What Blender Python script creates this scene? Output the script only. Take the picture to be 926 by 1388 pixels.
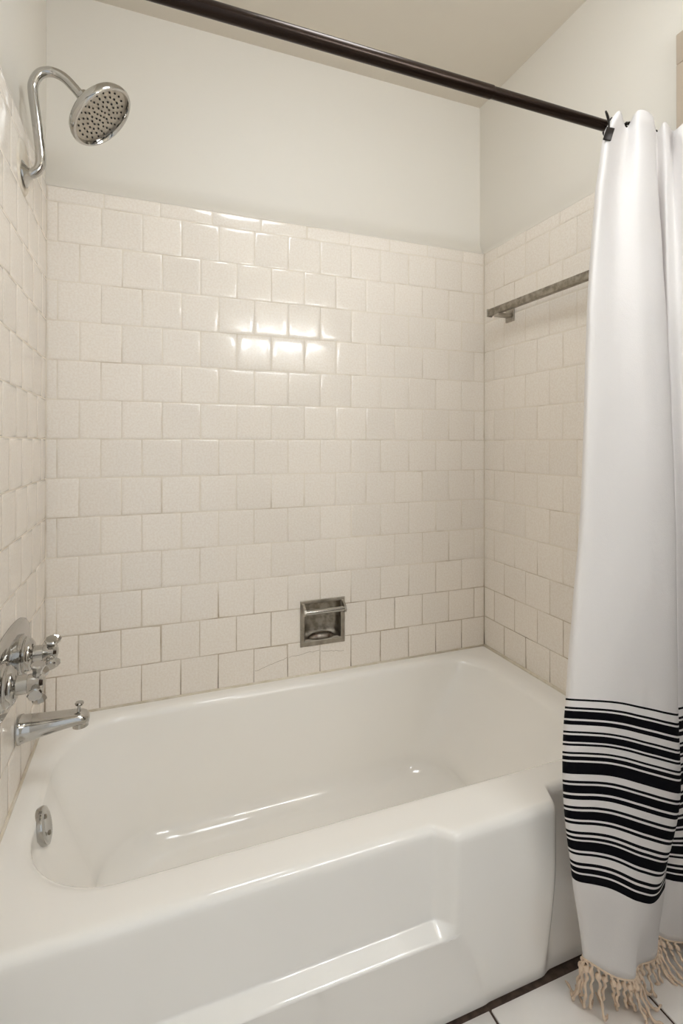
import bpy, bmesh, math, random
from mathutils import Vector, Matrix, noise

# ------------------------------------------------------------------ clear
for o in list(bpy.data.objects):
    bpy.data.objects.remove(o, do_unlink=True)
S = bpy.context.scene
COL = S.collection
PI = math.pi
rnd = random.Random(7)

# ------------------------------------------------------------------ camera
F, CY = 689.55, 597.48                 # focal length and horizon row of the 926 x 1388 frame
CAM = (0.2647, -1.60004, 1.15859)
YAW, PIT, ROL = 0.36258, -0.00498, 0.00092
c_, s_ = math.cos(YAW), math.sin(YAW)
cp, sp = math.cos(PIT), math.sin(PIT)
cr, sr = math.cos(ROL), math.sin(ROL)
r0 = Vector((c_, -s_, 0)); fw = Vector((cp*s_, cp*c_, -sp)); u0 = Vector((sp*s_, sp*c_, cp))
right = r0*cr + u0*sr
up = u0*cr - r0*sr
cd = bpy.data.cameras.new('camera')
cd.sensor_fit = 'HORIZONTAL'; cd.sensor_width = 36.0
cd.lens = F/926*36
cd.shift_y = -(694-CY)/926
cd.clip_start = 0.02
cam = bpy.data.objects.new('camera', cd)
M4 = Matrix((( right.x, up.x, -fw.x, CAM[0]), (right.y, up.y, -fw.y, CAM[1]), (right.z, up.z, -fw.z, CAM[2]), (0,0,0,1)))
cam.matrix_world = M4
COL.objects.link(cam)
S.camera = cam

# ------------------------------------------------------------------ world, exposure
W = bpy.data.worlds.new('world'); S.world = W; W.use_nodes = True
W.node_tree.nodes['Background'].inputs[0].default_value = (0.90, 0.95, 1.0, 1)
W.node_tree.nodes['Background'].inputs[1].default_value = 0.72
S.view_settings.view_transform = 'Standard'; S.view_settings.look = 'None'
S.view_settings.gamma = 1.0; S.view_settings.use_curve_mapping = False
S.view_settings.exposure = 0.27
S.cycles.use_denoising = True
S.cycles.max_bounces = 16; S.cycles.diffuse_bounces = 10; S.cycles.glossy_bounces = 6
S.cycles.sample_clamp_indirect = 6.0
BULB_STRENGTH = 47.0
BULB_COLOR = (0.93, 0.97, 1.0, 1)
DOME_STRENGTH = 13.0
DOME_COLOR = (0.91, 0.96, 1.0, 1)

# ------------------------------------------------------------------ dimensions
L = 1.446            # length of the tub alcove (x)
RIM = 0.40           # top of the tub
P = 0.11             # tile pitch
X0 = 0.0269          # first joint of the even rows on the back wall
TRIM_H = 0.0431
TT = RIM + 13*P + TRIM_H   # top of the tiling
H = 2.447
TEND = -0.80         # tiling ends here on the side walls
FRONT = -2.00

# ------------------------------------------------------------------ materials
def new_mat(name):
    m = bpy.data.materials.new(name); m.use_nodes = True
    nt = m.node_tree
    return m, nt, nt.nodes['Principled BSDF']

def srgb(r, g, b):
    f = lambda v: (v/255/12.92) if v/255 <= .04045 else ((v/255+.055)/1.055)**2.4
    return (f(r), f(g), f(b), 1)

def simple(name, col, rough=.5, metal=0, spec=.5, coat=0, bump=None):
    m, nt, b = new_mat(name)
    b.inputs['Base Color'].default_value = col
    b.inputs['Roughness'].default_value = rough
    b.inputs['Metallic'].default_value = metal
    b.inputs['Specular IOR Level'].default_value = spec
    b.inputs['Coat Weight'].default_value = coat
    if bump:
        tc = nt.nodes.new('ShaderNodeTexCoord')
        n = nt.nodes.new('ShaderNodeTexNoise'); n.inputs['Scale'].default_value = bump[0]; n.inputs['Detail'].default_value = 4
        bp = nt.nodes.new('ShaderNodeBump'); bp.inputs['Strength'].default_value = bump[1]; bp.inputs['Distance'].default_value = bump[2]
        nt.links.new(tc.outputs['Object'], n.inputs['Vector']); nt.links.new(n.outputs['Fac'], bp.inputs['Height'])
        nt.links.new(bp.outputs['Normal'], b.inputs['Normal'])
    return m

def noisy(name, c1, c2, scale, rough=.5, metal=0, spec=.5, lo=.35, hi=.65, detail=5, coords='Object', rough2=None, bump=None):
    m, nt, b = new_mat(name)
    tc = nt.nodes.new('ShaderNodeTexCoord')
    n = nt.nodes.new('ShaderNodeTexNoise'); n.inputs['Scale'].default_value = scale; n.inputs['Detail'].default_value = detail
    r = nt.nodes.new('ShaderNodeValToRGB')
    r.color_ramp.elements[0].position = lo; r.color_ramp.elements[0].color = c1
    r.color_ramp.elements[1].position = hi; r.color_ramp.elements[1].color = c2
    nt.links.new(tc.outputs[coords], n.inputs['Vector']); nt.links.new(n.outputs['Fac'], r.inputs['Fac'])
    nt.links.new(r.outputs['Color'], b.inputs['Base Color'])
    b.inputs['Roughness'].default_value = rough; b.inputs['Metallic'].default_value = metal
    b.inputs['Specular IOR Level'].default_value = spec
    if rough2 is not None:
        mr = nt.nodes.new('ShaderNodeMapRange'); mr.inputs['To Min'].default_value = rough; mr.inputs['To Max'].default_value = rough2
        nt.links.new(n.outputs['Fac'], mr.inputs['Value']); nt.links.new(mr.outputs['Result'], b.inputs['Roughness'])
    if bump:
        bp = nt.nodes.new('ShaderNodeBump'); bp.inputs['Strength'].default_value = bump[0]; bp.inputs['Distance'].default_value = bump[1]
        nt.links.new(n.outputs['Fac'], bp.inputs['Height']); nt.links.new(bp.outputs['Normal'], b.inputs['Normal'])
    return m

def tile_mat():
    m, nt, b = new_mat('cream_glazed_tile')
    geo = nt.nodes.new('ShaderNodeNewGeometry')
    n = nt.nodes.new('ShaderNodeTexNoise'); n.inputs['Scale'].default_value = 170; n.inputs['Detail'].default_value = 3
    nt.links.new(geo.outputs['Position'], n.inputs['Vector'])
    r = nt.nodes.new('ShaderNodeValToRGB')
    r.color_ramp.elements[0].position = .36; r.color_ramp.elements[0].color = srgb(234, 226, 216)
    r.color_ramp.elements[1].position = .62; r.color_ramp.elements[1].color = srgb(240, 234, 226)
    nt.links.new(n.outputs['Fac'], r.inputs['Fac'])
    oi = nt.nodes.new('ShaderNodeObjectInfo')
    hs = nt.nodes.new('ShaderNodeHueSaturation')
    mr = nt.nodes.new('ShaderNodeMapRange'); mr.inputs['To Min'].default_value = .975; mr.inputs['To Max'].default_value = 1.02
    nt.links.new(oi.outputs['Random'], mr.inputs['Value']); nt.links.new(mr.outputs['Result'], hs.inputs['Value'])
    nt.links.new(r.outputs['Color'], hs.inputs['Color']); nt.links.new(hs.outputs['Color'], b.inputs['Base Color'])
    b.inputs['Roughness'].default_value = .12; b.inputs['Specular IOR Level'].default_value = .5
    n2 = nt.nodes.new('ShaderNodeTexNoise'); n2.inputs['Scale'].default_value = 14; n2.inputs['Detail'].default_value = 2
    nt.links.new(geo.outputs['Position'], n2.inputs['Vector'])
    bp = nt.nodes.new('ShaderNodeBump'); bp.inputs['Strength'].default_value = .25; bp.inputs['Distance'].default_value = .0015
    nt.links.new(n2.outputs['Fac'], bp.inputs['Height']); nt.links.new(bp.outputs['Normal'], b.inputs['Normal'])
    return m

def grout_mat():
    # pale grout, stained dark in patches low down near the tub
    m, nt, b = new_mat('stained_grout')
    geo = nt.nodes.new('ShaderNodeNewGeometry')
    n = nt.nodes.new('ShaderNodeTexNoise'); n.inputs['Scale'].default_value = 9; n.inputs['Detail'].default_value = 5
    nt.links.new(geo.outputs['Position'], n.inputs['Vector'])
    sx = nt.nodes.new('ShaderNodeSeparateXYZ'); nt.links.new(geo.outputs['Position'], sx.inputs[0])
    mr = nt.nodes.new('ShaderNodeMapRange')
    mr.inputs['From Min'].default_value = .42; mr.inputs['From Max'].default_value = .80
    mr.inputs['To Min'].default_value = .27; mr.inputs['To Max'].default_value = -.12
    nt.links.new(sx.outputs['Z'], mr.inputs['Value'])
    ad = nt.nodes.new('ShaderNodeMath'); ad.operation = 'ADD'
    nt.links.new(n.outputs['Fac'], ad.inputs[0]); nt.links.new(mr.outputs['Result'], ad.inputs[1])
    r = nt.nodes.new('ShaderNodeValToRGB')
    r.color_ramp.elements[0].position = .38; r.color_ramp.elements[0].color = srgb(228, 220, 207)
    r.color_ramp.elements[1].position = .92; r.color_ramp.elements[1].color = srgb(92, 78, 64)
    e = r.color_ramp.elements.new(.70); e.color = srgb(186, 172, 153)
    nt.links.new(ad.outputs[0], r.inputs['Fac']); nt.links.new(r.outputs['Color'], b.inputs['Base Color'])
    b.inputs['Roughness'].default_value = .8
    return m

def cloth_mat(name, col):
    m, nt, b = new_mat(name)
    b.inputs['Base Color'].default_value = col; b.inputs['Roughness'].default_value = .92
    b.inputs['Specular IOR Level'].default_value = .15
    b.inputs['Sheen Weight'].default_value = .1 if col[0] > .1 else 0
    tc = nt.nodes.new('ShaderNodeTexCoord')
    n = nt.nodes.new('ShaderNodeTexNoise'); n.inputs['Scale'].default_value = 420; n.inputs['Detail'].default_value = 2
    n2 = nt.nodes.new('ShaderNodeTexNoise'); n2.inputs['Scale'].default_value = 16; n2.inputs['Detail'].default_value = 3
    ad = nt.nodes.new('ShaderNodeMath'); ad.operation = 'MULTIPLY_ADD'; ad.inputs[1].default_value = 6.0
    bp = nt.nodes.new('ShaderNodeBump'); bp.inputs['Strength'].default_value = .25; bp.inputs['Distance'].default_value = .0012
    nt.links.new(tc.outputs['Object'], n.inputs['Vector']); nt.links.new(tc.outputs['Object'], n2.inputs['Vector'])
    nt.links.new(n2.outputs['Fac'], ad.inputs[0]); nt.links.new(n.outputs['Fac'], ad.inputs[2])
    nt.links.new(ad.outputs[0], bp.inputs['Height']); nt.links.new(bp.outputs['Normal'], b.inputs['Normal'])
    return m

TILE = tile_mat(); GROUT = grout_mat()
PLASTER = simple('wall_paint', srgb(224, 220, 212), .55, bump=(60, .08, .002))
CEIL = simple('ceiling_paint', srgb(216, 209, 197), .7, bump=(60, .08, .002))
CASING_SHADED = simple('casing_paint_shaded', srgb(188, 174, 158), .5)  # wall beige made darker: the casing's shading is put into its colour
CASING2 = simple('cabinet_paint', srgb(232, 229, 222), .4)
DOORP = noisy('dark_wood', srgb(58, 40, 28), srgb(78, 55, 39), 18, .4)
PORC = simple('white_porcelain', srgb(247, 245, 241), .1, spec=.5, coat=.3)
CAULK = noisy('aged_caulk', srgb(214, 204, 184), srgb(228, 221, 208), 30, .6)
CHROME = simple('chrome', (.50, .488, .465, 1), .10, 1)
SATIN = noisy('dull_chrome', srgb(150, 144, 134), srgb(190, 184, 174), 26, .28, 1, rough2=.42)
WORN = noisy('pitted_chrome', srgb(134, 127, 116), srgb(170, 163, 151), 60, .38, 1, rough2=.55, lo=.38, hi=.62)
RUST = noisy('rusty_chrome', srgb(70, 42, 30), srgb(150, 142, 132), 40, .35, 1, lo=.36, hi=.55)
NOZZLE = simple('nozzle_rubber', (.015, .015, .014, 1), .5)
FACE = simple('shower_face_metal', srgb(176, 170, 160), .3, .85)
BRONZE = simple('dark_bronze', srgb(40, 27, 19), .27, .65)
HOOK = simple('black_hook_metal', srgb(30, 24, 21), .35, .5)
CLOTH = cloth_mat('white_cotton', srgb(225, 222, 221))
BLACK = cloth_mat('black_navy_cotton', srgb(6, 6, 12))
FRINGE = cloth_mat('cream_cotton_cord', srgb(226, 204, 182))
FTILE = noisy('white_floor_tile', srgb(240, 236, 232), srgb(244, 241, 238), 12, .3)
FGROUT = noisy('dark_floor_grout', srgb(66, 52, 44), srgb(92, 76, 66), 60, .85)
CRACK = simple('crack_line', srgb(150, 134, 116), .8)
PUTTY = noisy('wall_putty', srgb(216, 206, 190), srgb(228, 221, 208), 40, .6)
BULBM, nt, b = new_mat('frosted_bulb_glow')
b.inputs['Base Color'].default_value = (.9, .9, .9, 1)
b.inputs['Emission Color'].default_value = BULB_COLOR
b.inputs['Emission Strength'].default_value = BULB_STRENGTH
DOMEM, nt, b = new_mat('opal_glass_glow')
b.inputs['Base Color'].default_value = (.9, .9, .9, 1)
b.inputs['Emission Color'].default_value = DOME_COLOR
b.inputs['Emission Strength'].default_value = DOME_STRENGTH

# ------------------------------------------------------------------ helpers
def obj(name, bm, mat, parent=None, smooth=True, recalc=True, loc=None):
    me = bpy.data.meshes.new(name)
    if recalc: bmesh.ops.recalc_face_normals(bm, faces=bm.faces)
    bm.to_mesh(me); bm.free()
    for m in (mat if isinstance(mat, (list, tuple)) else [mat]): me.materials.append(m)
    if smooth:
        for p in me.polygons: p.use_smooth = True
    o = bpy.data.objects.new(name, me); COL.objects.link(o)
    if loc is not None: o.location = loc
    if parent is not None: o.parent = parent
    return o

def sharp(o, deg=35):
    me = o.data
    try: me.set_sharp_from_angle(angle=math.radians(deg))
    except Exception: pass
    return o

def tag(o, label, cat, group=None):
    o['label'] = label; o['category'] = cat
    if group: o['group'] = group
    return o

def thing(name, label, cat, loc=(0, 0, 0), group=None):
    o = bpy.data.objects.new(name, None); COL.objects.link(o); o.location = loc
    o.empty_display_size = .05
    return tag(o, label, cat, group)

def struct(o):
    o['kind'] = 'structure'; return o

def add_box(bm, lo, hi, bevel=0, seg=2):
    ret = bmesh.ops.create_cube(bm, size=1)
    vs = ret['verts']
    for v in vs:
        v.co = Vector([(lo[i]+hi[i])/2 + v.co[i]*(hi[i]-lo[i]) for i in range(3)])
    if bevel:
        es = list({e for v in vs for e in v.link_edges})
        bmesh.ops.bevel(bm, geom=es, offset=bevel, segments=seg, affect='EDGES', profile=.5)
    return vs

def box(name, lo, hi, mat, parent=None, bevel=0, seg=2, smooth=False):
    bm = bmesh.new(); add_box(bm, lo, hi, bevel, seg)
    o = obj(name, bm, mat, parent, smooth=bool(bevel))
    if bevel: sharp(o, 50)
    return o

def frame_at(t):
    t = t.normalized()
    a = Vector((0, 0, 1)) if abs(t.z) < .9 else Vector((1, 0, 0))
    n = t.cross(a).normalized(); return n, t.cross(n).normalized()

def catmull(pts, sub):
    pts = [Vector(p) for p in pts]; out = []
    for i in range(len(pts)-1):
        p0 = pts[max(i-1, 0)]; p1 = pts[i]; p2 = pts[i+1]; p3 = pts[min(i+2, len(pts)-1)]
        for k in range(sub):
            t = k/sub
            out.append(.5*((2*p1)+(p2-p0)*t+(2*p0-5*p1+4*p2-p3)*t*t+(3*p1-p0-3*p2+p3)*t**3))
    out.append(pts[-1]); return out

def add_tube(bm, pts, rad, n=12, caps=True):
    pts = [Vector(p) for p in pts]; N = len(pts)
    R = rad if callable(rad) else (lambda t: rad)
    t0 = (pts[1]-pts[0]).normalized(); nn, _ = frame_at(t0); rings = []
    for i, p in enumerate(pts):
        t = (pts[min(i+1, N-1)]-pts[max(i-1, 0)]).normalized()
        nn = (nn - t*nn.dot(t)).normalized(); bb = t.cross(nn)
        r = R(i/(N-1))
        rings.append([bm.verts.new(p+(nn*math.cos(2*PI*k/n)+bb*math.sin(2*PI*k/n))*r) for k in range(n)])
    for a, b2 in zip(rings, rings[1:]):
        for k in range(n): bm.faces.new((a[k], a[(k+1) % n], b2[(k+1) % n], b2[k]))
    if caps: bm.faces.new(rings[0][::-1]); bm.faces.new(rings[-1])

def add_lathe(bm, prof, origin, axis, n=32, cap0=True, cap1=True, sy=1.0):
    """prof: (distance along axis, radius)"""
    o = Vector(origin); ax = Vector(axis).normalized(); a, b2 = frame_at(ax); rings = []
    for d, r in prof:
        rings.append([bm.verts.new(o+ax*d+(a*math.cos(2*PI*k/n)*sy+b2*math.sin(2*PI*k/n))*max(r, 1e-5)) for k in range(n)])
    for p, q in zip(rings, rings[1:]):
        for k in range(n): bm.faces.new((p[k], p[(k+1) % n], q[(k+1) % n], q[k]))
    if cap0: bm.faces.new(rings[0][::-1])
    if cap1: bm.faces.new(rings[-1])

def lathe(name, prof, origin, axis, mat, parent=None, n=32, deg=40):
    bm = bmesh.new(); add_lathe(bm, prof, origin, axis, n); return sharp(obj(name, bm, mat, parent), deg)

def ray_x(px, y):
    """x where the plumb line seen at photo column px meets the plane at depth y"""
    k = (px-463)/F; Y = y-CAM[1]
    return CAM[0] + Y*(s_+k*c_)/(c_-k*s_)

def floor_pt(px, py, z=0.0):
    d = fw*1.0 + right*((px-463)/F) + up*(-(py-CY)/F)
    t = (z-CAM[2])/d.z
    return Vector(CAM)+d*t

# ------------------------------------------------------------------ setting: floor, ceiling, walls
def smooth01(a, b, v):
    t = min(max((v-a)/(b-a), 0), 1); return t*t*(3-2*t)

floor = struct(box('floor', (-.1, FRONT-.1, -.06), (L+.1, .1, -.004), FGROUT))
FP = .33; gap = .006
fx = [.921+FP*k for k in range(-4, 3)]; fy = [-.727-FP*k for k in range(0, 6)]
for i in range(len(fx)-1):
    for j in range(len(fy)-1):
        a, b2 = max(fx[i]+gap/2, 0.0), min(fx[i+1]-gap/2, L)
        y1, y0 = fy[j]-gap/2, max(fy[j+1]+gap/2, FRONT)
        if b2-a < .02 or y1-y0 < .02: continue
        box('tile', (a, y0, -.006), (b2, y1, 0.0), FTILE, floor, bevel=.0012, seg=1)

ceiling = struct(box('ceiling', (-.1, FRONT-.1, H), (L+.1, .12, H+.1), CEIL))

def prism(name, prof, axis_pts, mat, parent=None, smooth=False):
    """prof: list of (u, z); axis_pts: two functions mapping (u, z) to 3D at each end"""
    bm = bmesh.new()
    A = [bm.verts.new(axis_pts[0](u, z)) for u, z in prof]; B = [bm.verts.new(axis_pts[1](u, z)) for u, z in prof]
    n = len(prof)
    for k in range(n): bm.faces.new((A[k], A[(k+1) % n], B[(k+1) % n], B[k]))
    bm.faces.new(A[::-1]); bm.faces.new(B)
    return sharp(obj(name, bm, mat, parent, smooth=smooth), 40)

def plaster_profile(step, cove):
    # u is depth behind the tile face; the plaster sweeps out in a hollow curve to meet the top of the tiling
    pr = [(.0015, TT)]
    for k in range(0, 11):
        t = k/10
        u = .0015+(step-.0015)*math.sin(t*PI/2)**1.0
        z = TT+.002+cove*(1-math.cos(t*PI/2))
        pr.append((u, z))
    # small rounding into the plane above
    pr += [(step, H), (.16, H), (.16, 0), (.075, 0), (.075, TT)]
    return pr

wall_back = struct(prism('wall_back', plaster_profile(.034, .072), (lambda u, z: (-.1, u, z), lambda u, z: (L+.1, u, z)), PLASTER, smooth=True))
wall_left = struct(prism('wall_left', plaster_profile(.008, .03), (lambda u, z: (-u, .06, z), lambda u, z: (-u, TEND, z)), PLASTER, smooth=True))
wall_right = struct(prism('wall_right', plaster_profile(.006, .02), (lambda u, z: (L+u, .06, z), lambda u, z: (L+u, TEND, z)), PLASTER, smooth=True))
box('plaster_panel', (-.16, FRONT-.1, 0), (-.001, TEND, H), PLASTER, wall_left)
box('plaster_panel', (L+.001, FRONT-.1, 0), (L+.16, TEND, H), PLASTER, wall_right)
DX0, DX1, DZ = .03, .72, 2.06           # unseen doorway opening added behind the camera to let in fill daylight
bm = bmesh.new()
add_box(bm, (-.1, FRONT-.1, 0), (DX0, FRONT, H)); add_box(bm, (DX1, FRONT-.1, 0), (L+.1, FRONT, H)); add_box(bm, (DX0, FRONT-.1, DZ), (DX1, FRONT, H))
wall_front = struct(obj('wall_front', bm, PLASTER, smooth=False))
pl = bpy.data.lights.new('fill_opening_portal', 'AREA'); pl.shape = 'RECTANGLE'; pl.size = DX1-DX0; pl.size_y = DZ; pl.cycles.is_portal = True
po = bpy.data.objects.new('fill_opening_portal', pl); COL.objects.link(po); po.location = ((DX0+DX1)/2, FRONT-.05, DZ/2); po.rotation_euler = (PI/2, 0, 0)

# soap dish opening in the back wall
SD = (.728, .883, .494, .644)            # frame outline x0 x1 z0 z1
SO = (.7415, .8695, .5108, .6345)            # hole
def bed_piece(bm, x0, x1, z0, z1): add_box(bm, (x0, .0010, z0), (x1, .05, z1))
bm = bmesh.new()
bed_piece(bm, -.01, SO[0], RIM-.06, TT-.001); bed_piece(bm, SO[1], L+.01, RIM-.06, TT-.001)
bed_piece(bm, SO[0], SO[1], RIM-.06, SO[2]); bed_piece(bm, SO[0], SO[1], SO[3], TT-.001)
obj('tile_bed', bm, GROUT, wall_back, smooth=False)
box('tile_bed', (-.05, TEND, RIM-.06), (-.0010, 0.0, TT-.001), GROUT, wall_left)
box('tile_bed', (L+.0010, TEND, RIM-.06), (L+.05, 0.0, TT-.001), GROUT, wall_right)

# ------------------------------------------------------------------ wall tiles, each its own part
tile_cache = {}
def tile_mesh(w, h, top=False):
    key = (round(w, 4), round(h, 4), top)
    if key in tile_cache: return tile_cache[key]
    bm = bmesh.new(); rings = []
    for ins, y in ((0, .005), (0, .0014), (.0016, .0006), (.006, .0001), (.017, 0)):
        ix = min(ins, w*.45); iz = min(ins, h*.45)
        rings.append([bm.verts.new((sx*(w/2-ix), y, sz*(h/2-iz))) for sx, sz in ((-1, -1), (1, -1), (1, 1), (-1, 1))])
    for a, b2 in zip(rings, rings[1:]):
        for k in range(4): bm.faces.new((a[k], a[(k+1) % 4], b2[(k+1) % 4], b2[k]))
    bm.faces.new(rings[-1])
    bmesh.ops.recalc_face_normals(bm, faces=bm.faces)
    if rings: pass
    me = bpy.data.meshes.new('tile'); bm.to_mesh(me); bm.free()
    # an open back: make sure the front faces the room (-Y)
    if me.polygons[-1].normal.y > 0: me.flip_normals()
    for p in me.polygons: p.use_smooth = True
    me.materials.append(TILE)
    tile_cache[key] = me
    return me

J = .0013
def put_tile(wall, a0, a1, z0, z1, name='tile'):
    """a: coordinate along the wall (x for the back wall, distance from the back wall for the sides)"""
    w, h = a1-a0-J, z1-z0-J
    if w < .006 or h < .006: return None
    o = bpy.data.objects.new(name, tile_mesh(w, h)); COL.objects.link(o)
    a, z = (a0+a1)/2, (z0+z1)/2
    jit = rnd.uniform(-.0002, .0003)
    tx, tz = rnd.gauss(0, .0028), rnd.gauss(0, .0028)
    if wall is wall_back: o.location = (a, jit, z); o.rotation_euler = (tx, 0, tz)
    elif wall is wall_left: o.location = (-jit, -a, z); o.rotation_euler = (tx, 0, PI/2+tz)
    else: o.location = (L+jit, -a, z); o.rotation_euler = (tx, 0, -PI/2+tz)
    o.parent = wall
    return o

def put_notched(wall, a0, a1, z0, z1, h):
    """a tile of the back wall cut away at a lower corner around the soap dish"""
    x0, x1, b0, b1 = a0+J/2, a1-J/2, z0+J/2, z1-J/2
    if a0 < h[0]: pts = [(x0, b0, 1, 1), (h[0], b0, -1, 1), (h[0], h[3], -1, 1), (x1, h[3], -1, 1), (x1, b1, -1, -1), (x0, b1, 1, -1)]
    else: pts = [(x0, h[3], 1, 1), (h[1], h[3], 1, 1), (h[1], b0, 1, 1), (x1, b0, -1, 1), (x1, b1, -1, -1), (x0, b1, 1, -1)]
    bm = bmesh.new(); rings = []
    for ins, y in ((0, .005), (0, .0013), (.0014, .0004), (.006, .00005)):
        rings.append([bm.verts.new((px+sx*ins, y, pz+sz*ins)) for px, pz, sx, sz in pts])
    for a, b2 in zip(rings, rings[1:]):
        for k in range(6): bm.faces.new((a[k], a[(k+1) % 6], b2[(k+1) % 6], b2[k]))
    bm.faces.new(rings[-1])
    o = obj('tile', bm, TILE, wall)
    if o.data.polygons[-1].normal.y > 0: o.data.flip_normals()

def cut(r, h):
    """rectangle r minus hole h -> rectangles"""
    x0, x1, z0, z1 = r; a0, a1, b0, b1 = h
    if x1 <= a0 or x0 >= a1 or z1 <= b0 or z0 >= b1: return [r]
    out = []
    if x0 < a0: out.append((x0, a0, z0, z1))
    if x1 > a1: out.append((a1, x1, z0, z1))
    m0, m1 = max(x0, a0), min(x1, a1)
    if z0 < b0: out.append((m0, m1, z0, b0))
    if z1 > b1: out.append((m0, m1, b1, z1))
    return out

def rows(wall, length, first_even, first_odd, trim_first, hole=None):
    cracked = {}
    for r in range(13):
        z0, z1 = RIM+r*P, RIM+(r+1)*P
        st = first_even if r % 2 == 0 else first_odd
        js = [0.0]; v = st
        while v < 0.004: v += P
        while v < length-.003: js.append(v); v += P
        js.append(length)
        for a0, a1 in zip(js, js[1:]):
            rects = [(a0, a1, z0, z1)]
            if hole is not None:
                if r == 2 and a0 < hole[1] and a1 > hole[0]:
                    put_notched(wall, a0, a1, z0, z1, hole); continue
                rects = cut((a0, a1, z0, z1), hole)
            for q in rects:
                o = put_tile(wall, *q)
                if r == 0: cracked[round((q[0]+q[1])/2, 3)] = o
    js = [0.0]; v = trim_first
    while v < length-.01: js.append(v); v += .1513
    js.append(length)
    for a0, a1 in zip(js, js[1:]): put_tile(wall, a0, a1, RIM+13*P, TT)
    return cracked
SH = SO
low = rows(wall_back, L, X0, X0+P/2, .1437, SH)
rows(wall_left, -TEND, .058, .003+P, .075)
rows(wall_right, -TEND, .0036+P, .0586, .075)

# hairline cracks across three bottom tiles left of and under the soap dish
def crack(tile_obj, pts):
    bm = bmesh.new()
    base = tile_obj.location
    vs = [[], []]
    for i, (x, z) in enumerate(pts):
        wv = .0005
        for s in (0, 1): vs[s].append(bm.verts.new((x-base.x, -.0004, z-base.z+(wv if s else -wv))))
    for i in range(len(pts)-1): bm.faces.new((vs[0][i], vs[0][i+1], vs[1][i+1], vs[1][i]))
    obj('crack', bm, CRACK, tile_obj, smooth=False)
def nearest_tile(x): return low[min(low, key=lambda k: abs(k-x))]
def wig(x0, z0, x1, z1, n=9):
    return [(x0+(x1-x0)*i/n, z0+(z1-z0)*i/n+rnd.uniform(-.0018, .0018)) for i in range(n+1)]
crack(nearest_tile(.632), wig(.580, .440, .684, .466))
crack(nearest_tile(.742), wig(.690, .468, .794, .476))
crack(nearest_tile(.852), wig(.800, .472, .88, .462))

# caulk along the tub: trim pieces of the setting
def bead(name, pts, rad):
    bm = bmesh.new(); add_tube(bm, pts, rad, 8); return struct(obj(name, bm, CAULK))
bead('trim_1', [(.004, -.0005, RIM+.001), (L-.004, -.0005, RIM+.001)], .0042)
bead('trim_2', [(.0005, -.004, RIM+.001), (.0005, -.70, RIM+.001)], .0042)
bead('trim_3', [(L-.001, -.004, RIM+.002), (L-.001, -.70, RIM+.002)], .006)

# door in the right wall in front of the tub; only the edge of its casing is in the picture
door = bpy.data.objects.new('door_1', None); COL.objects.link(door); door.location = (L, -1.3, 0); struct(door)
def dbox(name, lo, hi, mat, bev=.002):
    o = box(name, lo, hi, mat, None, bevel=bev); o.parent = door; o.matrix_parent_inverse = Matrix.Translation((-L, 1.3, 0)); return o
dbox('casing', (L-.014, -.83, 0), (L+.0005, -.757, 2.055), CASING_SHADED)
dbox('casing', (L-.014, -1.78, 0), (L+.0005, -1.707, 2.055), CASING_SHADED)
dbox('casing', (L-.014, -1.78, 2.056), (L+.0005, -.757, 2.128), CASING_SHADED)
dbox('door_leaf', (L-.004, -1.705, .01), (L+.0005, -.832, 2.052), DOORP)
k = lathe('knob', [(0, .012), (.02, .012), (.025, .026), (.045, .028), (.055, .018), (.056, 0)], (L-.004, -1.62, .98), (-1, 0, 0), SATIN)
k.parent = door; k.matrix_parent_inverse = Matrix.Translation((-L, 1.3, 0))

# ------------------------------------------------------------------ bathtub
def crease_x(z): return .826+(.205-z)/.18*.085
def front_y(x, z):
    """front of the apron: raised pad at the right, long recess with a sloping ledge, flush base"""
    base = -.712
    padz = -.757+.040*(1-min(z/.28, 1))**1.5                      # pad curves in to the base
    low_ = -.719-.036*min(z/.204, 1)**1.5                               # lower panel under the ledge
    rec = -.726
    tl = min(max((z-.204)/.021, 0), 1)                             # ledge from its front edge to its back edge
    left = low_+(rec-low_)*tl if z > .2 else low_
    if z >= .203: t = min(max((x-.792)/.034, 0), 1); t = t*.75+.25*t*t*(3-2*t)
    else: t = smooth01(crease_x(z)-.008, crease_x(z)+.008, x)
    y = left*(1-t)+padz*t
    e = smooth01(1.066, 1.096, x)                                  # rounded end of the pad, set back to the end flange
    return y*(1-e)+(base+.003)*e

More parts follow.
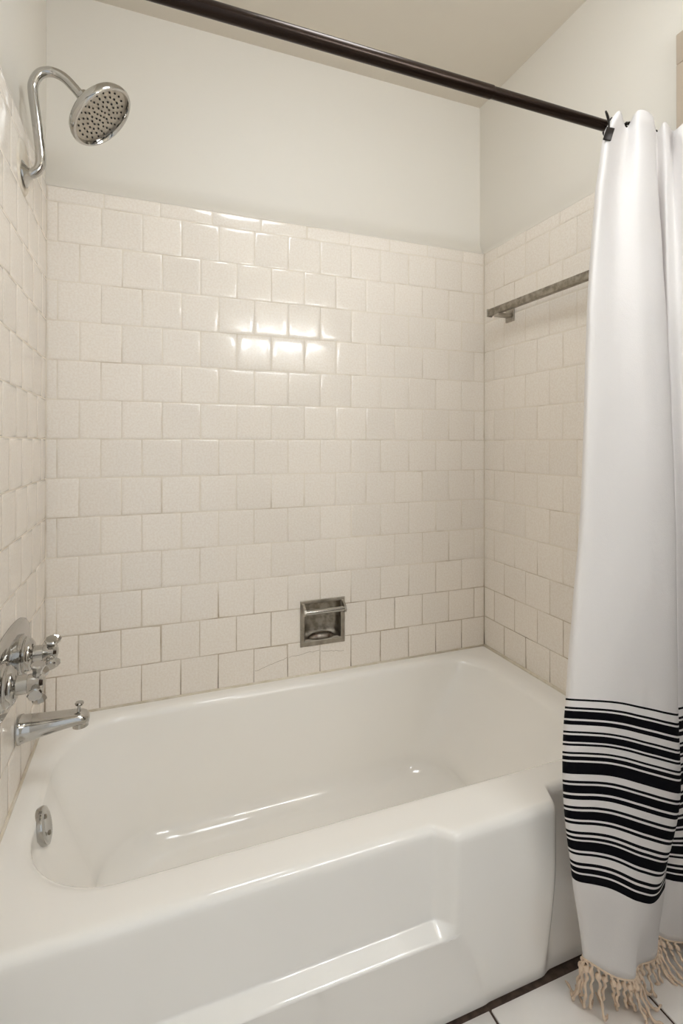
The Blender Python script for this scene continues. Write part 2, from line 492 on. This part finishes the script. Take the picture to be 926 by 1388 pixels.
def tub():
    bm = bmesh.new()
    NF, NS, NB, NC = 190, 36, 80, 14
    def rr_loop(x0, x1, y0, y1, r, z, rl=None):
        """rounded rectangle; rl: corner radius at the tap end (x0)"""
        rl = r if rl is None else rl
        pts = []
        def arc(cx, cy, a0, q):
            for k in range(1, NC):
                a = a0+PI/2*k/NC; pts.append((cx+q*math.cos(a), cy+q*math.sin(a), z))
        for k in range(NF+1): pts.append((x0+rl+(x1-x0-r-rl)*k/NF, y0, z))
        arc(x1-r, y0+r, -PI/2, r)
        for k in range(NS+1): pts.append((x1, y0+r+(y1-y0-2*r)*k/NS, z))
        arc(x1-r, y1-r, 0, r)
        for k in range(NB+1): pts.append((x1-r-(x1-x0-r-rl)*k/NB, y1, z))
        arc(x0+rl, y1-rl, PI/2, rl)
        for k in range(NS+1): pts.append((x0, y1-rl-(y1-y0-2*rl)*k/NS, z))
        arc(x0+rl, y0+rl, PI, rl)
        return pts
    e = .0015
    def outer(z, inset=0.0, zf=None):
        lp = rr_loop(e, L-e, -.76, -e, .0005, z)
        out = []
        for i, (x, y, zz) in enumerate(lp):
            if i <= NF:
                out.append((x, front_y(x, z if zf is None else zf)+inset, z))
            elif y < -.6 and (x > L-.01 or x < .01):
                yf = front_y(x, z if zf is None else zf)+inset
                f = (y+.76)/.7585
                out.append((x, yf+(-e-yf)*f, z))
            else:
                yf = front_y(x, z if zf is None else zf)+inset
                f = (y+.76)/.7585
                out.append((x, yf+(-e-yf)*f, z))
        return out
    loops = []
    zs = [0, .01, .03, .06, .09, .12, .15, .175, .19, .198, .202, .2035, .205, .208, .212, .216, .220, .2225, .224, .2255, .229, .235, .25, .275, .30, .33, .355, .37, .378]
    for z in zs: loops.append(outer(z))
    R = .019
    for k in range(1, 8):
        a = PI/2*k/7
        loops.append(outer(RIM-R+R*math.sin(a), R-R*math.cos(a), .381))
    # flat rim, then rolled inner edge and the basin
    X0i, X1i, Y0i, Y1i = .040, 1.372, -.632, -.052
    def blend(t):
        A = loops[len(zs)+6]; B = rr_loop(X0i-.018, X1i+.03, Y0i-.016, Y1i+.020, .13, RIM, .185)
        return [tuple(a[i]+(b2[i]-a[i])*t for i in range(3)) for a, b2 in zip(A, B)]
    loops.append(blend(.12)); loops.append(blend(.5)); loops.append(blend(1.0))
    r2 = .021
    for k in range(1, 6):
        a = PI/2*k/5
        off = r2*math.sin(a)
        loops.append(rr_loop(X0i-.018+off*1.5, X1i+.03-off*2.2, Y0i-.016+off, Y1i+.020-off, .13, RIM-r2*(1-math.cos(a)), .185))
    # walls: (x0, x1, y0, y1, r, z)
    top = (X0i+.006, X1i-.0052, Y0i+.004, Y1i, .13, .185)
    bot = (.150, 1.185, Y0i+.045, Y1i-.030, .13, .175)
    zt, zb = RIM-r2, .115
    for k in range(1, 11):
        t = k/10
        q = [top[i]+(bot[i]-top[i])*t for i in range(6)]
        loops.append(rr_loop(*q[:5], zt+(zb-zt)*t, q[5]))
    Rc = .065
    for k in range(1, 11):
        a = PI/2*k/10
        o2 = Rc*(1-math.cos(a)); zz = zb-Rc*math.sin(a)
        loops.append(rr_loop(bot[0]+o2, bot[1]-o2*1.5, bot[2]+o2, bot[3]-o2, bot[4], zz, bot[5]))
    z = zb-Rc
    for t in (.3, .6, .85):
        l0 = loops[len(loops)-1] if t == .3 else base_l
        if t == .3: base_l = l0
        cxm, cym = .55, -.345
        loops.append([(p[0]+(cxm-p[0])*t, p[1]+(cym-p[1])*t, z-.004*t) for p in base_l])
    rings = [[bm.verts.new(p) for p in lp] for lp in loops]
    n = len(rings[0])
    for a, b2 in zip(rings, rings[1:]):
        for k in range(n): bm.faces.new((a[k], a[(k+1) % n], b2[(k+1) % n], b2[k]))
    bm.faces.new(rings[-1])
    return bm
bath = thing('bathtub', 'white porcelain alcove bathtub with a recessed panel along its apron', 'bathtub', (L/2, -.38, 0))
body = obj('tub_body', tub(), PORC, None); body.parent = bath; body.matrix_parent_inverse = Matrix.Translation((-L/2, .38, 0))
if body.data.polygons[-1].normal.z < 0: body.data.flip_normals()
sharp(body, 60)
def par(o, root):
    o.parent = root; o.matrix_parent_inverse = Matrix.Translation(-Vector(root.location)); return o
OV = Vector((.055, -.382, .357))
oax = Vector((1, 0, .22)).normalized()
ov = par(lathe('overflow_plate', [(0, .036), (.009, .0375), (.013, .036), (.0155, .030), (.0145, .026), (.0145, 0)], OV, oax, CHROME, None, 40), bath)
ov['label'] = 'round chrome overflow plate'
for s in (-1, 1):
    a_, b_ = frame_at(oax)
    up_ = Vector((-oax.z, 0, oax.x))
    sc = par(lathe('screw', [(0, .0046), (.002, .0046), (.003, .003), (.003, 0)], OV+oax*.0142+up_*.018*s, oax, WORN, None, 12), bath)
    sc.parent = ov; sc.matrix_parent_inverse = Matrix.Identity(4) if False else Matrix.Translation(-Vector(bath.location)) @ Matrix.Translation(Vector(bath.location))

# ------------------------------------------------------------------ soap dish
sd = thing('soap_dish', 'recessed chrome soap dish with a grab bar in the back wall tiles', 'soap dish', ((SD[0]+SD[1])/2, 0, SD[2]))
def rect_ring(bm, o_, i_, y0, y1, bev):
    O = [(o_[0], o_[2]), (o_[1], o_[2]), (o_[1], o_[3]), (o_[0], o_[3])]; I = [(i_[0], i_[2]), (i_[1], i_[2]), (i_[1], i_[3]), (i_[0], i_[3])]
    def sh(q, s): 
        cx, cz = (o_[0]+o_[1])/2, (o_[2]+o_[3])/2
        return [(x+(bev if x < cx else -bev)*s, z+(bev if z < cz else -bev)*s) for x, z in q]
    rings = [(O, y1), (O, y0+bev), (sh(O, 1), y0), (sh(I, -1), y0), (I, y0+bev), (I, y1)]
    vr = [[bm.verts.new((x, y, z)) for x, z in q] for q, y in rings]
    vr.append(vr[0])
    for a, b2 in zip(vr, vr[1:]):
        for k in range(4): bm.faces.new((a[k], a[(k+1) % 4], b2[(k+1) % 4], b2[k]))
bm = bmesh.new(); FI = (SD[0]+.0145, SD[1]-.0145, SD[2]+.0172, SD[3]-.0105)
rect_ring(bm, SD, FI, -.005, -.0003, .0018); par(sharp(obj('frame', bm, SATIN)), sd)
bm = bmesh.new()     # recess: tapered cup with rounded back
rings = []
for t, ins in ((-.0008, 0), (.018, .001), (.030, .004), (.038, .011), (.042, .022)):
    w0, w1, h0, h1 = FI[0]-.001+ins, FI[1]+.001-ins, FI[2]-.001+ins*.8, FI[3]+.001-ins
    r_ = .006+ins*.5; q = []
    for cx, cz, a0 in ((w1-r_, h1-r_, 0), (w0+r_, h1-r_, PI/2), (w0+r_, h0+r_, PI), (w1-r_, h0+r_, 1.5*PI)):
        for k in range(5): a = a0+PI/2*k/4; q.append(bm.verts.new((cx+r_*math.cos(a), t, cz+r_*math.sin(a))))
    rings.append(q)
for a, b2 in zip(rings, rings[1:]):
    for k in range(20): bm.faces.new((a[k], a[(k+1) % 20], b2[(k+1) % 20], b2[k]))
bm.faces.new(rings[-1])
cup = par(obj('recess', bm, WORN), sd)
bm = bmesh.new()     # domed soap rest in the bottom of the recess
add_lathe(bm, [(0, .046), (.006, .045), (.013, .036), (.018, .020), (.0195, 0)], ((FI[0]+FI[1])/2, .018, FI[2]+.0005), (0, 0, 1), 28, sy=1)
for v in bm.verts: v.co.y = .018+(v.co.y-.018)*.42
r1 = par(obj('soap_rest', bm, RUST), sd); r1['label'] = 'rust-stained soap rest in the bottom of the recess'
bm = bmesh.new()     # grab bar on two brackets
zb_ = .612
add_tube(bm, [(FI[0]-.006, -.026, zb_), (FI[1]+.006, -.026, zb_)], .0085, 16)
par(sharp(obj('grab_bar', bm, CHROME)), sd)
for sx in (0, 1):
    xx = FI[0]-.006 if sx == 0 else FI[1]+.006
    bm = bmesh.new()
    pr = [(-.004, .636), (-.012, .634), (-.032, .622), (-.036, .612), (-.032, .602), (-.024, .600), (-.016, .608), (-.004, .618)]
    A = [bm.verts.new((xx-.0035, y, z)) for y, z in pr]; B = [bm.verts.new((xx+.0035, y, z)) for y, z in pr]
    for k in range(len(pr)): bm.faces.new((A[k], A[(k+1) % len(pr)], B[(k+1) % len(pr)], B[k]))
    bm.faces.new(A[::-1]); bm.faces.new(B)
    par(obj('bracket', bm, SATIN, smooth=False), sd)

# ------------------------------------------------------------------ towel bar on the right wall
tb = thing('towel_bar', 'pitted square chrome towel bar on the right tiled wall', 'towel bar', (L, -.4, 1.61))
xb = L-.055
par(box('bar', (xb-.009, -.70, 1.607), (xb+.009, -.108, 1.631), WORN, None, bevel=.0015), tb)
par(box('end_cap', (xb-.0105, -.1085, 1.605), (xb+.0105, -.103, 1.633), SATIN, None, bevel=.001), tb)
par(box('end_cap', (xb-.0105, -.705, 1.605), (xb+.0105, -.6995, 1.633), SATIN, None, bevel=.001), tb)
for yy in (-.150, -.655):
    bm = bmesh.new()
    add_box(bm, (xb-.006, yy-.013, 1.598), (L-.004, yy+.013, 1.6085), .001, 1)
    par(sharp(obj('post', bm, SATIN)), tb)
    par(box('wall_plate', (L-.0055, yy-.021, 1.583), (L+.0005, yy+.021, 1.627), SATIN, None, bevel=.0012), tb)

# ------------------------------------------------------------------ shower
sh = thing('gooseneck_shower', 'round chrome rain shower head on a gooseneck arm from the left wall', 'shower', (0, -.30, 1.76))
par(lathe('putty_ring', [(0, .060), (.0035, .056), (.004, .046), (.004, 0)], (-.001, -.285, 1.775), (1, 0, 0), PUTTY, None, 36), sh)
par(lathe('flange', [(0, .029), (.003, .0285), (.008, .022), (.013, .0135), (.016, .0115), (.016, 0)], (.003, -.295, 1.757), (1, 0, .15), CHROME, None, 36), sh)
YS = -.298
arm = catmull([(.006, -.296, 1.757), (.022, YS, 1.760), (.034, YS, 1.774), (.037, YS, 1.80), (.030, YS, 1.87), (.022, YS, 1.935), (.0225, YS, 1.962), (.036, YS, 1.987), (.058, YS, 1.996), (.082, YS, 1.990), (.104, YS, 1.971), (.119, YS-.002, 1.953)], 6)
bm = bmesh.new(); add_tube(bm, arm, .0105, 18); par(obj('arm', bm, CHROME), sh)
nrm = Vector((.62, -.11, -.68)).normalized()
hc = Vector((.155, -.306, 1.920))            # middle of the head
bk = hc-nrm*.055
par(lathe('collar', [(0, .0105), (.002, .0135), (.012, .0135), (.014, .0115), (.018, .0115), (.019, .0145), (.026, .0145), (.028, .012), (.034, .012)], bk, nrm, CHROME, None, 24), sh)
head = par(lathe('head', [(0, .012), (.004, .030), (.010, .054), (.017, .070), (.022, .0765), (.030, .080), (.036, .0805), (.040, .078), (.0405, .073), (.034, .0705), (.030, .0700)], hc-nrm*.026, nrm, CHROME, None, 56), sh)
fo = hc-nrm*.026+nrm*.0312
par(lathe('spray_plate', [(0, .0702), (.0008, .0702), (.0012, 0)], fo, nrm, FACE, None, 48), sh)
bm = bmesh.new(); A_, B_ = frame_at(nrm)
for cnt, rad in ((1, 0), (6, .012), (12, .024), (16, .036), (20, .048), (22, .060)):
    for k in range(cnt):
        a = 2*PI*k/cnt+rad*40
        add_lathe(bm, [(0, .0024), (.0022, .0018)], fo+nrm*.001+(A_*math.cos(a)+B_*math.sin(a))*rad, nrm, 6)
nz = par(obj('spray_nozzles', bm, NOZZLE), sh); nz['kind'] = 'stuff'; nz['label'] = 'black rubber spray nozzles'

# ------------------------------------------------------------------ tub valve with two cross handles
vy, vz = -.395, .702
va = thing('tub_faucet', 'chrome two-handle tub valve with an oval wall plate', 'faucet', (0, vy, vz))
bm = bmesh.new()
prof = [(0, 1.0), (.004, .99), (.007, .95), (.010, .86), (.012, .7), (.0125, 0.01)]
rings = []
for d, s in prof:
    ring = []
    for k in range(56):
        a = 2*PI*k/56
        ca, sa = math.cos(a), math.sin(a)
        e = 2.3
        yy = math.copysign(abs(ca)**(2/e), ca)*.185*s; zz = math.copysign(abs(sa)**(2/e), sa)*.080*s
        ring.append(bm.verts.new((d, vy+yy, vz+zz)))
    rings.append(ring)
for a, b2 in zip(rings, rings[1:]):
    for k in range(56): bm.faces.new((a[k], a[(k+1) % 56], b2[(k+1) % 56], b2[k]))
bm.faces.new(rings[-1])
par(sharp(obj('wall_plate', bm, CHROME), 50), va)
for yy, rot in ((-.355, .5), (-.505, .2)):
    hz = .710
    par(lathe('hub', [(0, .044), (.008, .044), (.011, .038), (.015, .038), (.018, .034), (.022, .033), (.027, .026), (.028, .0175), (.045, .0165)], (.011, yy, hz), (1, 0, 0), CHROME, None, 36), va)
    bm = bmesh.new()
    add_lathe(bm, [(0, .015), (.004, .017), (.022, .017), (.028, .013), (.030, .006), (.030, 0)], (.054, yy, hz), (1, 0, 0), 24)
    for q in range(4):
        a = rot+PI/2*q
        add_lathe(bm, [(.010, .0085), (.018, .0075), (.026, .0085), (.034, .0125), (.037, .013), (.039, .0105), (.039, 0)], (.069, yy, hz), (.12, math.cos(a), math.sin(a)), 8)
    par(sharp(obj('cross_handle', bm, CHROME), 30), va)

# ------------------------------------------------------------------ tub spout
spy = -.312
spt = thing('tub_spout', 'chrome tub spout with a diverter knob on the left wall', 'spout', (0, spy, .53))
bm = bmesh.new(); n = 28; rings = []
secs = [(.001, .534, .031, .0275), (.007, .534, .0315, .0280), (.010, .534, .0295, .0262), (.03, .5355, .0285, .0235), (.06, .5375, .0265, .0195), (.09, .5395, .0245, .0160), (.115, .5405, .0225, .0140), (.126, .5395, .0215, .0135), (.134, .5375, .019, .0125), (.139, .5355, .014, .010), (.141, .5345, .005, .004)]
for x, z, ry, rz in secs:
    ring = []
    for k in range(n):
        a = 2*PI*k/n; ca, sa = math.cos(a), math.sin(a); e = 2.8
        ring.append(bm.verts.new((x, spy+math.copysign(abs(ca)**(2/e), ca)*ry, z+math.copysign(abs(sa)**(2/e), sa)*rz)))
    rings.append(ring)
for a, b2 in zip(rings, rings[1:]):
    for k in range(n): bm.faces.new((a[k], a[(k+1) % n], b2[(k+1) % n], b2[k]))
bm.faces.new(rings[0][::-1]); bm.faces.new(rings[-1])
par(sharp(obj('spout_body', bm, CHROME), 60), spt)
bm = bmesh.new(); add_tube(bm, [(.122, spy, .540), (.1225, spy, .5195)], lambda t: .0165, 24)
par(sharp(obj('outlet', bm, CHROME), 50), spt)
par(lathe('diverter_knob', [(0, .0055), (.004, .0035), (.013, .003), (.015, .008), (.018, .0095), (.021, .008), (.022, 0)], (.119, spy, .5525), (.06, 0, 1), CHROME, None, 20), spt)

# ------------------------------------------------------------------ shower curtain rod
RY, RZ = -.715, 1.897
rod = thing('curtain_rod', 'dark bronze telescoping curtain rod across the top of the tub opening', 'curtain rod', (L/2, RY, RZ))
bm = bmesh.new(); add_tube(bm, [(.02, RY, RZ), (.934, RY, RZ), (.937, RY, RZ), (.938, RY, RZ)], lambda t: .0132 if t < .9 else .0127, 28); par(sharp(obj('outer_tube', bm, BRONZE), 50), rod)
bm = bmesh.new(); add_tube(bm, [(.92, RY, RZ), (1.425, RY, RZ)], .0119, 28); par(sharp(obj('inner_tube', bm, BRONZE), 50), rod)
par(lathe('end_flange', [(0, .034), (.006, .034), (.012, .024), (.03, .019), (.031, 0)], (.0005, RY, RZ), (1, 0, 0), BRONZE), rod)
par(lathe('end_flange', [(0, .021), (.006, .021), (.012, .019), (.025, .016), (.026, 0)], (L-.0145, RY, RZ), (-1, 0, 0), BRONZE), rod)

# ------------------------------------------------------------------ shower curtain
KZ = [1.905, 1.84, 1.72, 1.45, 1.01, .65, .48, .29, .09]
KPX = [
 [825, 821, 840, 850, 866, 885, 891, 902, 913, 920, 936],
 [823, 817, 827, 846, 868, 887, 891, 904, 913, 926, 938],
 [815, 808, 817, 838, 868, 893, 892, 904, 915, 928, 940],
 [803, 796, 803, 838, 875, 903, 899, 906, 918, 930, 938],
 [795, 787, 793, 838, 885, 914, 908, 914, 928, 940, 946],
 [778, 768, 775, 828, 885, 918, 912, 918, 932, 944, 949],
 [774, 763, 770, 825, 883, 918, 911, 916, 932, 944, 949],
 [785, 774, 782, 822, 862, 884, 898, 893, 915, 935, 940],
 [797, 789, 797, 828, 857, 862, 888, 884, 906, 930, 936]]
KY = [
 [-.741, -.750, -.766, -.744, -.770, -.766, -.745, -.765, -.752, -.785, -.80],
 [-.741, -.751, -.766, -.744, -.772, -.768, -.745, -.765, -.756, -.788, -.805],
 [-.735, -.750, -.775, -.760, -.786, -.780, -.745, -.772, -.768, -.792, -.81],
 [-.752, -.770, -.800, -.803, -.822, -.815, -.768, -.795, -.796, -.81, -.82],
 [-.770, -.790, -.820, -.838, -.852, -.842, -.794, -.822, -.818, -.83, -.80],
 [-.780, -.800, -.835, -.862, -.872, -.862, -.812, -.85, -.84, -.85, -.83],
 [-.780, -.803, -.838, -.862, -.874, -.864, -.815, -.85, -.84, -.85, -.83],
 [-.782, -.810, -.840, -.856, -.870, -.866, -.835, -.81, -.82, -.83, -.81],
 [-.778, -.800, -.820, -.836, -.848, -.838, -.800, -.785, -.795, -.80, -.79]]
KDZ = [
 [-.044, -.048, -.008, -.022, .003, .005, -.012, .000, -.002, -.022, .000],
 [-.010, -.012, -.004, .000, .003, .002, -.004, .001, -.004, .001, -.004],
 [0]*11, [0]*11, [0]*11,
 [-.010, -.005, .012, .009, -.021, -.051, -.070, -.048, -.057, -.055, -.060],
 [-.012, .000, .022, .014, -.026, -.064, -.080, -.060, -.072, -.070, -.075],
 [-.010, .011, .024, .006, -.028, -.050, -.065, -.073, -.084, -.086, -.090],
 [.010, .024, .034, .006, -.007, .000, -.050, -.022, -.040, -.055, -.060]]
def crv(v, t):
    i = min(int(t), len(v)-2); f = t-i
    p0, p1, p2, p3 = v[max(i-1, 0)], v[i], v[i+1], v[min(i+2, len(v)-1)]
    # monotone-ish cubic keeps the folds from overshooting
    m1 = (p2-p0)/2; m2 = (p3-p1)/2
    return (2*f**3-3*f*f+1)*p1+(f**3-2*f*f+f)*m1+(-2*f**3+3*f*f)*p2+(f**3-f*f)*m2
def zparam(z):
    for i in range(len(KZ)-1):
        if z >= KZ[i+1]: return i+(KZ[i]-z)/(KZ[i]-KZ[i+1])
    return len(KZ)-1.0
KX = [[ray_x(px, y) for px, y in zip(a, b2)] for a, b2 in zip(KPX, KY)]
def cloth_pt(u, z):
    t = min(zparam(z), len(KZ)-1-1e-6)
    cx = [crv([KX[r][j] for r in range(len(KZ))], t) for j in range(11)]
    cy = [crv([KY[r][j] for r in range(len(KZ))], t) for j in range(11)]
    cz = [crv([KDZ[r][j] for r in range(len(KZ))], t) for j in range(11)]
    p = Vector((crv(cx, u), crv(cy, u), z+crv(cz, u)))
    w = smooth01(1.88, 1.62, z)
    p.y += .0035*w*noise.noise(Vector((p.x*9, 3.1, p.z*2.2)))+.0016*w*noise.noise(Vector((p.x*26, 7.7, p.z*9)))
    p.x = min(p.x, L-.018)
    return p
ST = [85, 110, 190, 218, 240, 340, 365, 418, 500, 527, 552, 640, 662, 692, 772, 800, 828, 880, 905, 1060, 1145, 1178, 1203, 1305, 1332, 1385, 1470, 1503, 1530, 1635, 1660, 1695, 1785, 1820, 1850, 1885, 1907, 2025, 2053, 2085, 2180, 2220, 2250, 2315, 2340, 2450]
ZT_, ZB_ = .652, .292
zst = [ZT_+(ZB_-ZT_)*(v-85)/(2450-85) for v in ST]
zr = [1.905-(1.905-ZT_)*k/46 for k in range(46)]
band = []
rowz = [(z, 0) for z in zr]
for i, z in enumerate(zst): rowz.append((z, 1 if i % 2 == 0 and i < len(zst)-1 else 0))   # stripe below this row line?
for k in range(1, 11): rowz.append((ZB_+(.09-ZB_)*k/10, 0))
us = [10*k/110 for k in range(111)]
bm = bmesh.new(); grid = []
for z, b_ in rowz: grid.append([bm.verts.new(cloth_pt(u, z)) for u in us])
for r in range(len(rowz)-1):
    for k in range(110):
        f = bm.faces.new((grid[r][k], grid[r+1][k], grid[r+1][k+1], grid[r][k+1])); f.material_index = rowz[r][1]
cur = thing('shower_curtain', 'white cotton shower curtain with black stripes and a knotted fringe', 'curtain', (1.2, -.80, 0))
cl = par(obj('curtain_cloth', bm, [CLOTH, BLACK], recalc=False), cur)
sm = cl.modifiers.new('thick', 'SOLIDIFY'); sm.thickness = .0012; sm.offset = 0
# rolled hem along the bottom edge and the folded side seam
bm = bmesh.new(); add_tube(bm, [cloth_pt(.03+u*.994, .0905) for u in us], .0022, 6)
par(obj('hem', bm, FRINGE), cur)

# fringe: one knotted cord per tassel, trailing onto the floor
def px_of(p):
    d = p-Vector(CAM); return 463+F*d.dot(right)/d.dot(fw)
def tassel(u, tip, bend, r=.0027):
    a = cloth_pt(u, .09); a.z -= .0005
    tip = Vector((tip[0], min(tip[1], -.7255), r*1.05))
    drop = Vector((a.x*.75+tip.x*.25, a.y*.75+tip.y*.25, max(a.z*.45, .02)))
    knee = Vector((a.x*.4+tip.x*.6+bend[0], a.y*.4+tip.y*.6+bend[1], .008))
    kn = a.lerp(drop, .4)
    for q in (drop, knee): q.y = min(q.y, -.7265)
    pts = catmull([a, kn, drop, knee, tip], 7)
    ph = rnd.uniform(0, 6)
    N = len(pts)
    for i, p in enumerate(pts):
        p.x += .0013*math.sin(i*.9+ph); p.y += .0013*math.cos(i*1.1+ph); p.z = max(p.z, r*1.02)
    def rad(t):
        return r*(1+.28*math.sin(t*46+ph))*(1.9 if .16 < t < .27 else 1)*(1 if t < .86 else 1-.5*(t-.86)/.14)
    bm = bmesh.new(); add_tube(bm, pts, rad, 7)
    par(obj('tassel', bm, FRINGE), cur)
front = [(1.05, (766, 1330)), (1.35, (773, 1343)), (1.6, (780, 1337)), (1.9, (786, 1352)), (2.15, (804, 1358)), (2.45, (824, 1377)), (2.75, (808, 1347)), (3.0, (838, 1348)),
         (3.25, (833, 1362)), (3.5, (849, 1352)), (3.75, (861, 1364)), (3.95, (851, 1345)), (4.15, (880, 1372)), (4.4, (876, 1388)), (4.7, (904, 1392)), (5.0, (897, 1365)), (5.25, (884, 1345)), (5.5, (890, 1352)), (5.75, (889, 1335)), (6.0, (899, 1333))]
for u, tp in front:
    q = floor_pt(*tp); tassel(u, q, (rnd.uniform(-.006, .006), rnd.uniform(-.008, .002)))
for u, tp in ((6.3, (905, 1322)), (6.6, (919, 1338)), (6.9, (916, 1330)), (7.2, (930, 1342)), (7.5, (934, 1335)), (7.9, (945, 1330)), (8.3, (952, 1335)), (8.8, (962, 1332)), (9.3, (970, 1325)), (9.8, (976, 1322))):
    q = floor_pt(*tp); q.x = min(q.x, L-.025); tassel(u, q, (rnd.uniform(-.006, .006), rnd.uniform(-.008, .002)))

# hooks: each runs loose on the rod, its clip plate on the back of the cloth; the first hook's plate faces out
hook_u = [(1.55, 'nearest the free edge, clip plate outside'), (3.0, 'second from the free edge of the white curtain'), (4.55, 'behind the first wide pleat of the white curtain'), (6.0, 'between the first and second wide pleats'), (7.9, 'behind the second wide pleat of the white curtain'), (9.6, 'last before the right edge of the picture')]
for hi_, (u, lab) in enumerate(hook_u):
    p = cloth_pt(u, RZ)
    hx = p.x if hi_ else ray_x(827, RY)
    hk = thing('curtain_hook', 'dark metal curtain hook on the rod, '+lab, 'curtain hook', (hx, RY, RZ), 'hooks along the curtain rod')
    tilt = rnd.uniform(-.3, .3)
    ringp = []
    for k in range(31):
        a = -.42*PI+1.84*PI*k/30
        ringp.append((hx+tilt*.02*math.sin(a), RY+(.0172)*math.cos(a), RZ+(.0172)*math.sin(a)))
    bm = bmesh.new(); add_tube(bm, ringp, .0021, 8); par(obj('ring', bm, HOOK), hk)
    bm = bmesh.new()
    for q in range(4):
        a = PI*.32+q*.42
        bmesh.ops.create_uvsphere(bm, u_segments=8, v_segments=6, radius=.0042, matrix=Matrix.Translation((hx+tilt*.02*math.sin(a), RY+(.0172)*math.cos(a), RZ+(.0172)*math.sin(a))))
    rb = par(obj('roller_bead', bm, HOOK), hk); rb['kind'] = 'stuff'
    if hi_ == 0:
        pz = cloth_pt(1.35, 1.848)
        bm = bmesh.new(); add_tube(bm, catmull([ringp[0], (ray_x(827, RY-.018), RY-.018, RZ-.013), (ray_x(822, pz.y-.006), pz.y-.006, RZ-.008), (pz.x-.002, pz.y-.0135, RZ-.028), (pz.x-.002, pz.y-.0135, RZ-.060)], 5), .0019, 8); par(obj('stem', bm, HOOK), hk)
        bm = bmesh.new(); add_box(bm, (-.0085, -.002, -.0135), (.0085, .002, .0135), .0012, 2)
        o = obj('clip_plate', bm, HOOK); o.rotation_euler = (.1, .28, -.5); o.location = (pz.x-.002, pz.y-.0135, RZ-.062); par(o, hk)
    else:
        bm = bmesh.new(); add_tube(bm, catmull([ringp[0], (hx, RY-.012, RZ-.028), (hx, RY-.010, RZ-.040)], 5), .0019, 8); par(obj('stem', bm, HOOK), hk)
        bm = bmesh.new(); add_box(bm, (-.0075, -.002, -.010), (.0075, .002, .010), .0012, 2)
        o = obj('clip_plate', bm, HOOK); o.location = (hx, RY-.010, RZ-.046); par(o, hk)

# ------------------------------------------------------------------ vanity light on the wall behind the camera
vl = thing('vanity_light', 'chrome vanity light bar with four frosted globe bulbs on the wall behind the camera', 'lamp', (1.13, FRONT, 1.88))
par(box('back_plate', (.80, FRONT+.0005, 1.83), (1.435, FRONT+.03, 1.93), CHROME, None, bevel=.004), vl)
for k in range(4):
    xx = .875+.165*k
    par(lathe('socket', [(0, .024), (.03, .022), (.031, .012), (.04, .012)], (xx, FRONT+.028, 1.88), (0, 1, 0), CHROME, None, 20), vl)
    bm = bmesh.new(); bmesh.ops.create_uvsphere(bm, u_segments=24, v_segments=16, radius=.045, matrix=Matrix.Translation((xx, FRONT+.105, 1.88)))
    par(obj('bulb', bm, BULBM), vl)

# ceiling light over the bathroom floor, outside the picture
cl_ = thing('ceiling_light', 'round opal glass ceiling light in the middle of the bathroom ceiling', 'lamp', (.72, -.93, H))
par(lathe('base_ring', [(0, .21), (.03, .21), (.032, .19), (.032, 0)], (.72, -.93, H-.0005), (0, 0, -1), CHROME, None, 48), cl_)
par(lathe('glass_dome', [(0, .19), (.02, .186), (.045, .165), (.065, .12), (.075, .06), (.077, 0)], (.72, -.93, H-.031), (0, 0, -1), DOMEM, None, 48), cl_)

# vanity cabinet under the light, behind the camera
vc = thing('vanity_cabinet', 'white painted vanity cabinet with a white top behind the camera', 'cabinet', (1.10, -1.77, 0))
par(box('cabinet_body', (.76, FRONT+.002, .0), (1.44, -1.56, .80), CASING2, None, bevel=.002), vc)
par(box('countertop', (.74, FRONT+.002, .8005), (1.444, -1.53, .835), PORC, None, bevel=.006), vc)
for k in range(2):
    d_ = par(box('cabinet_door', (.775+.335*k, -1.5595, .10), (1.09+.335*k, -1.543, .77), CASING2, None, bevel=.003), vc)
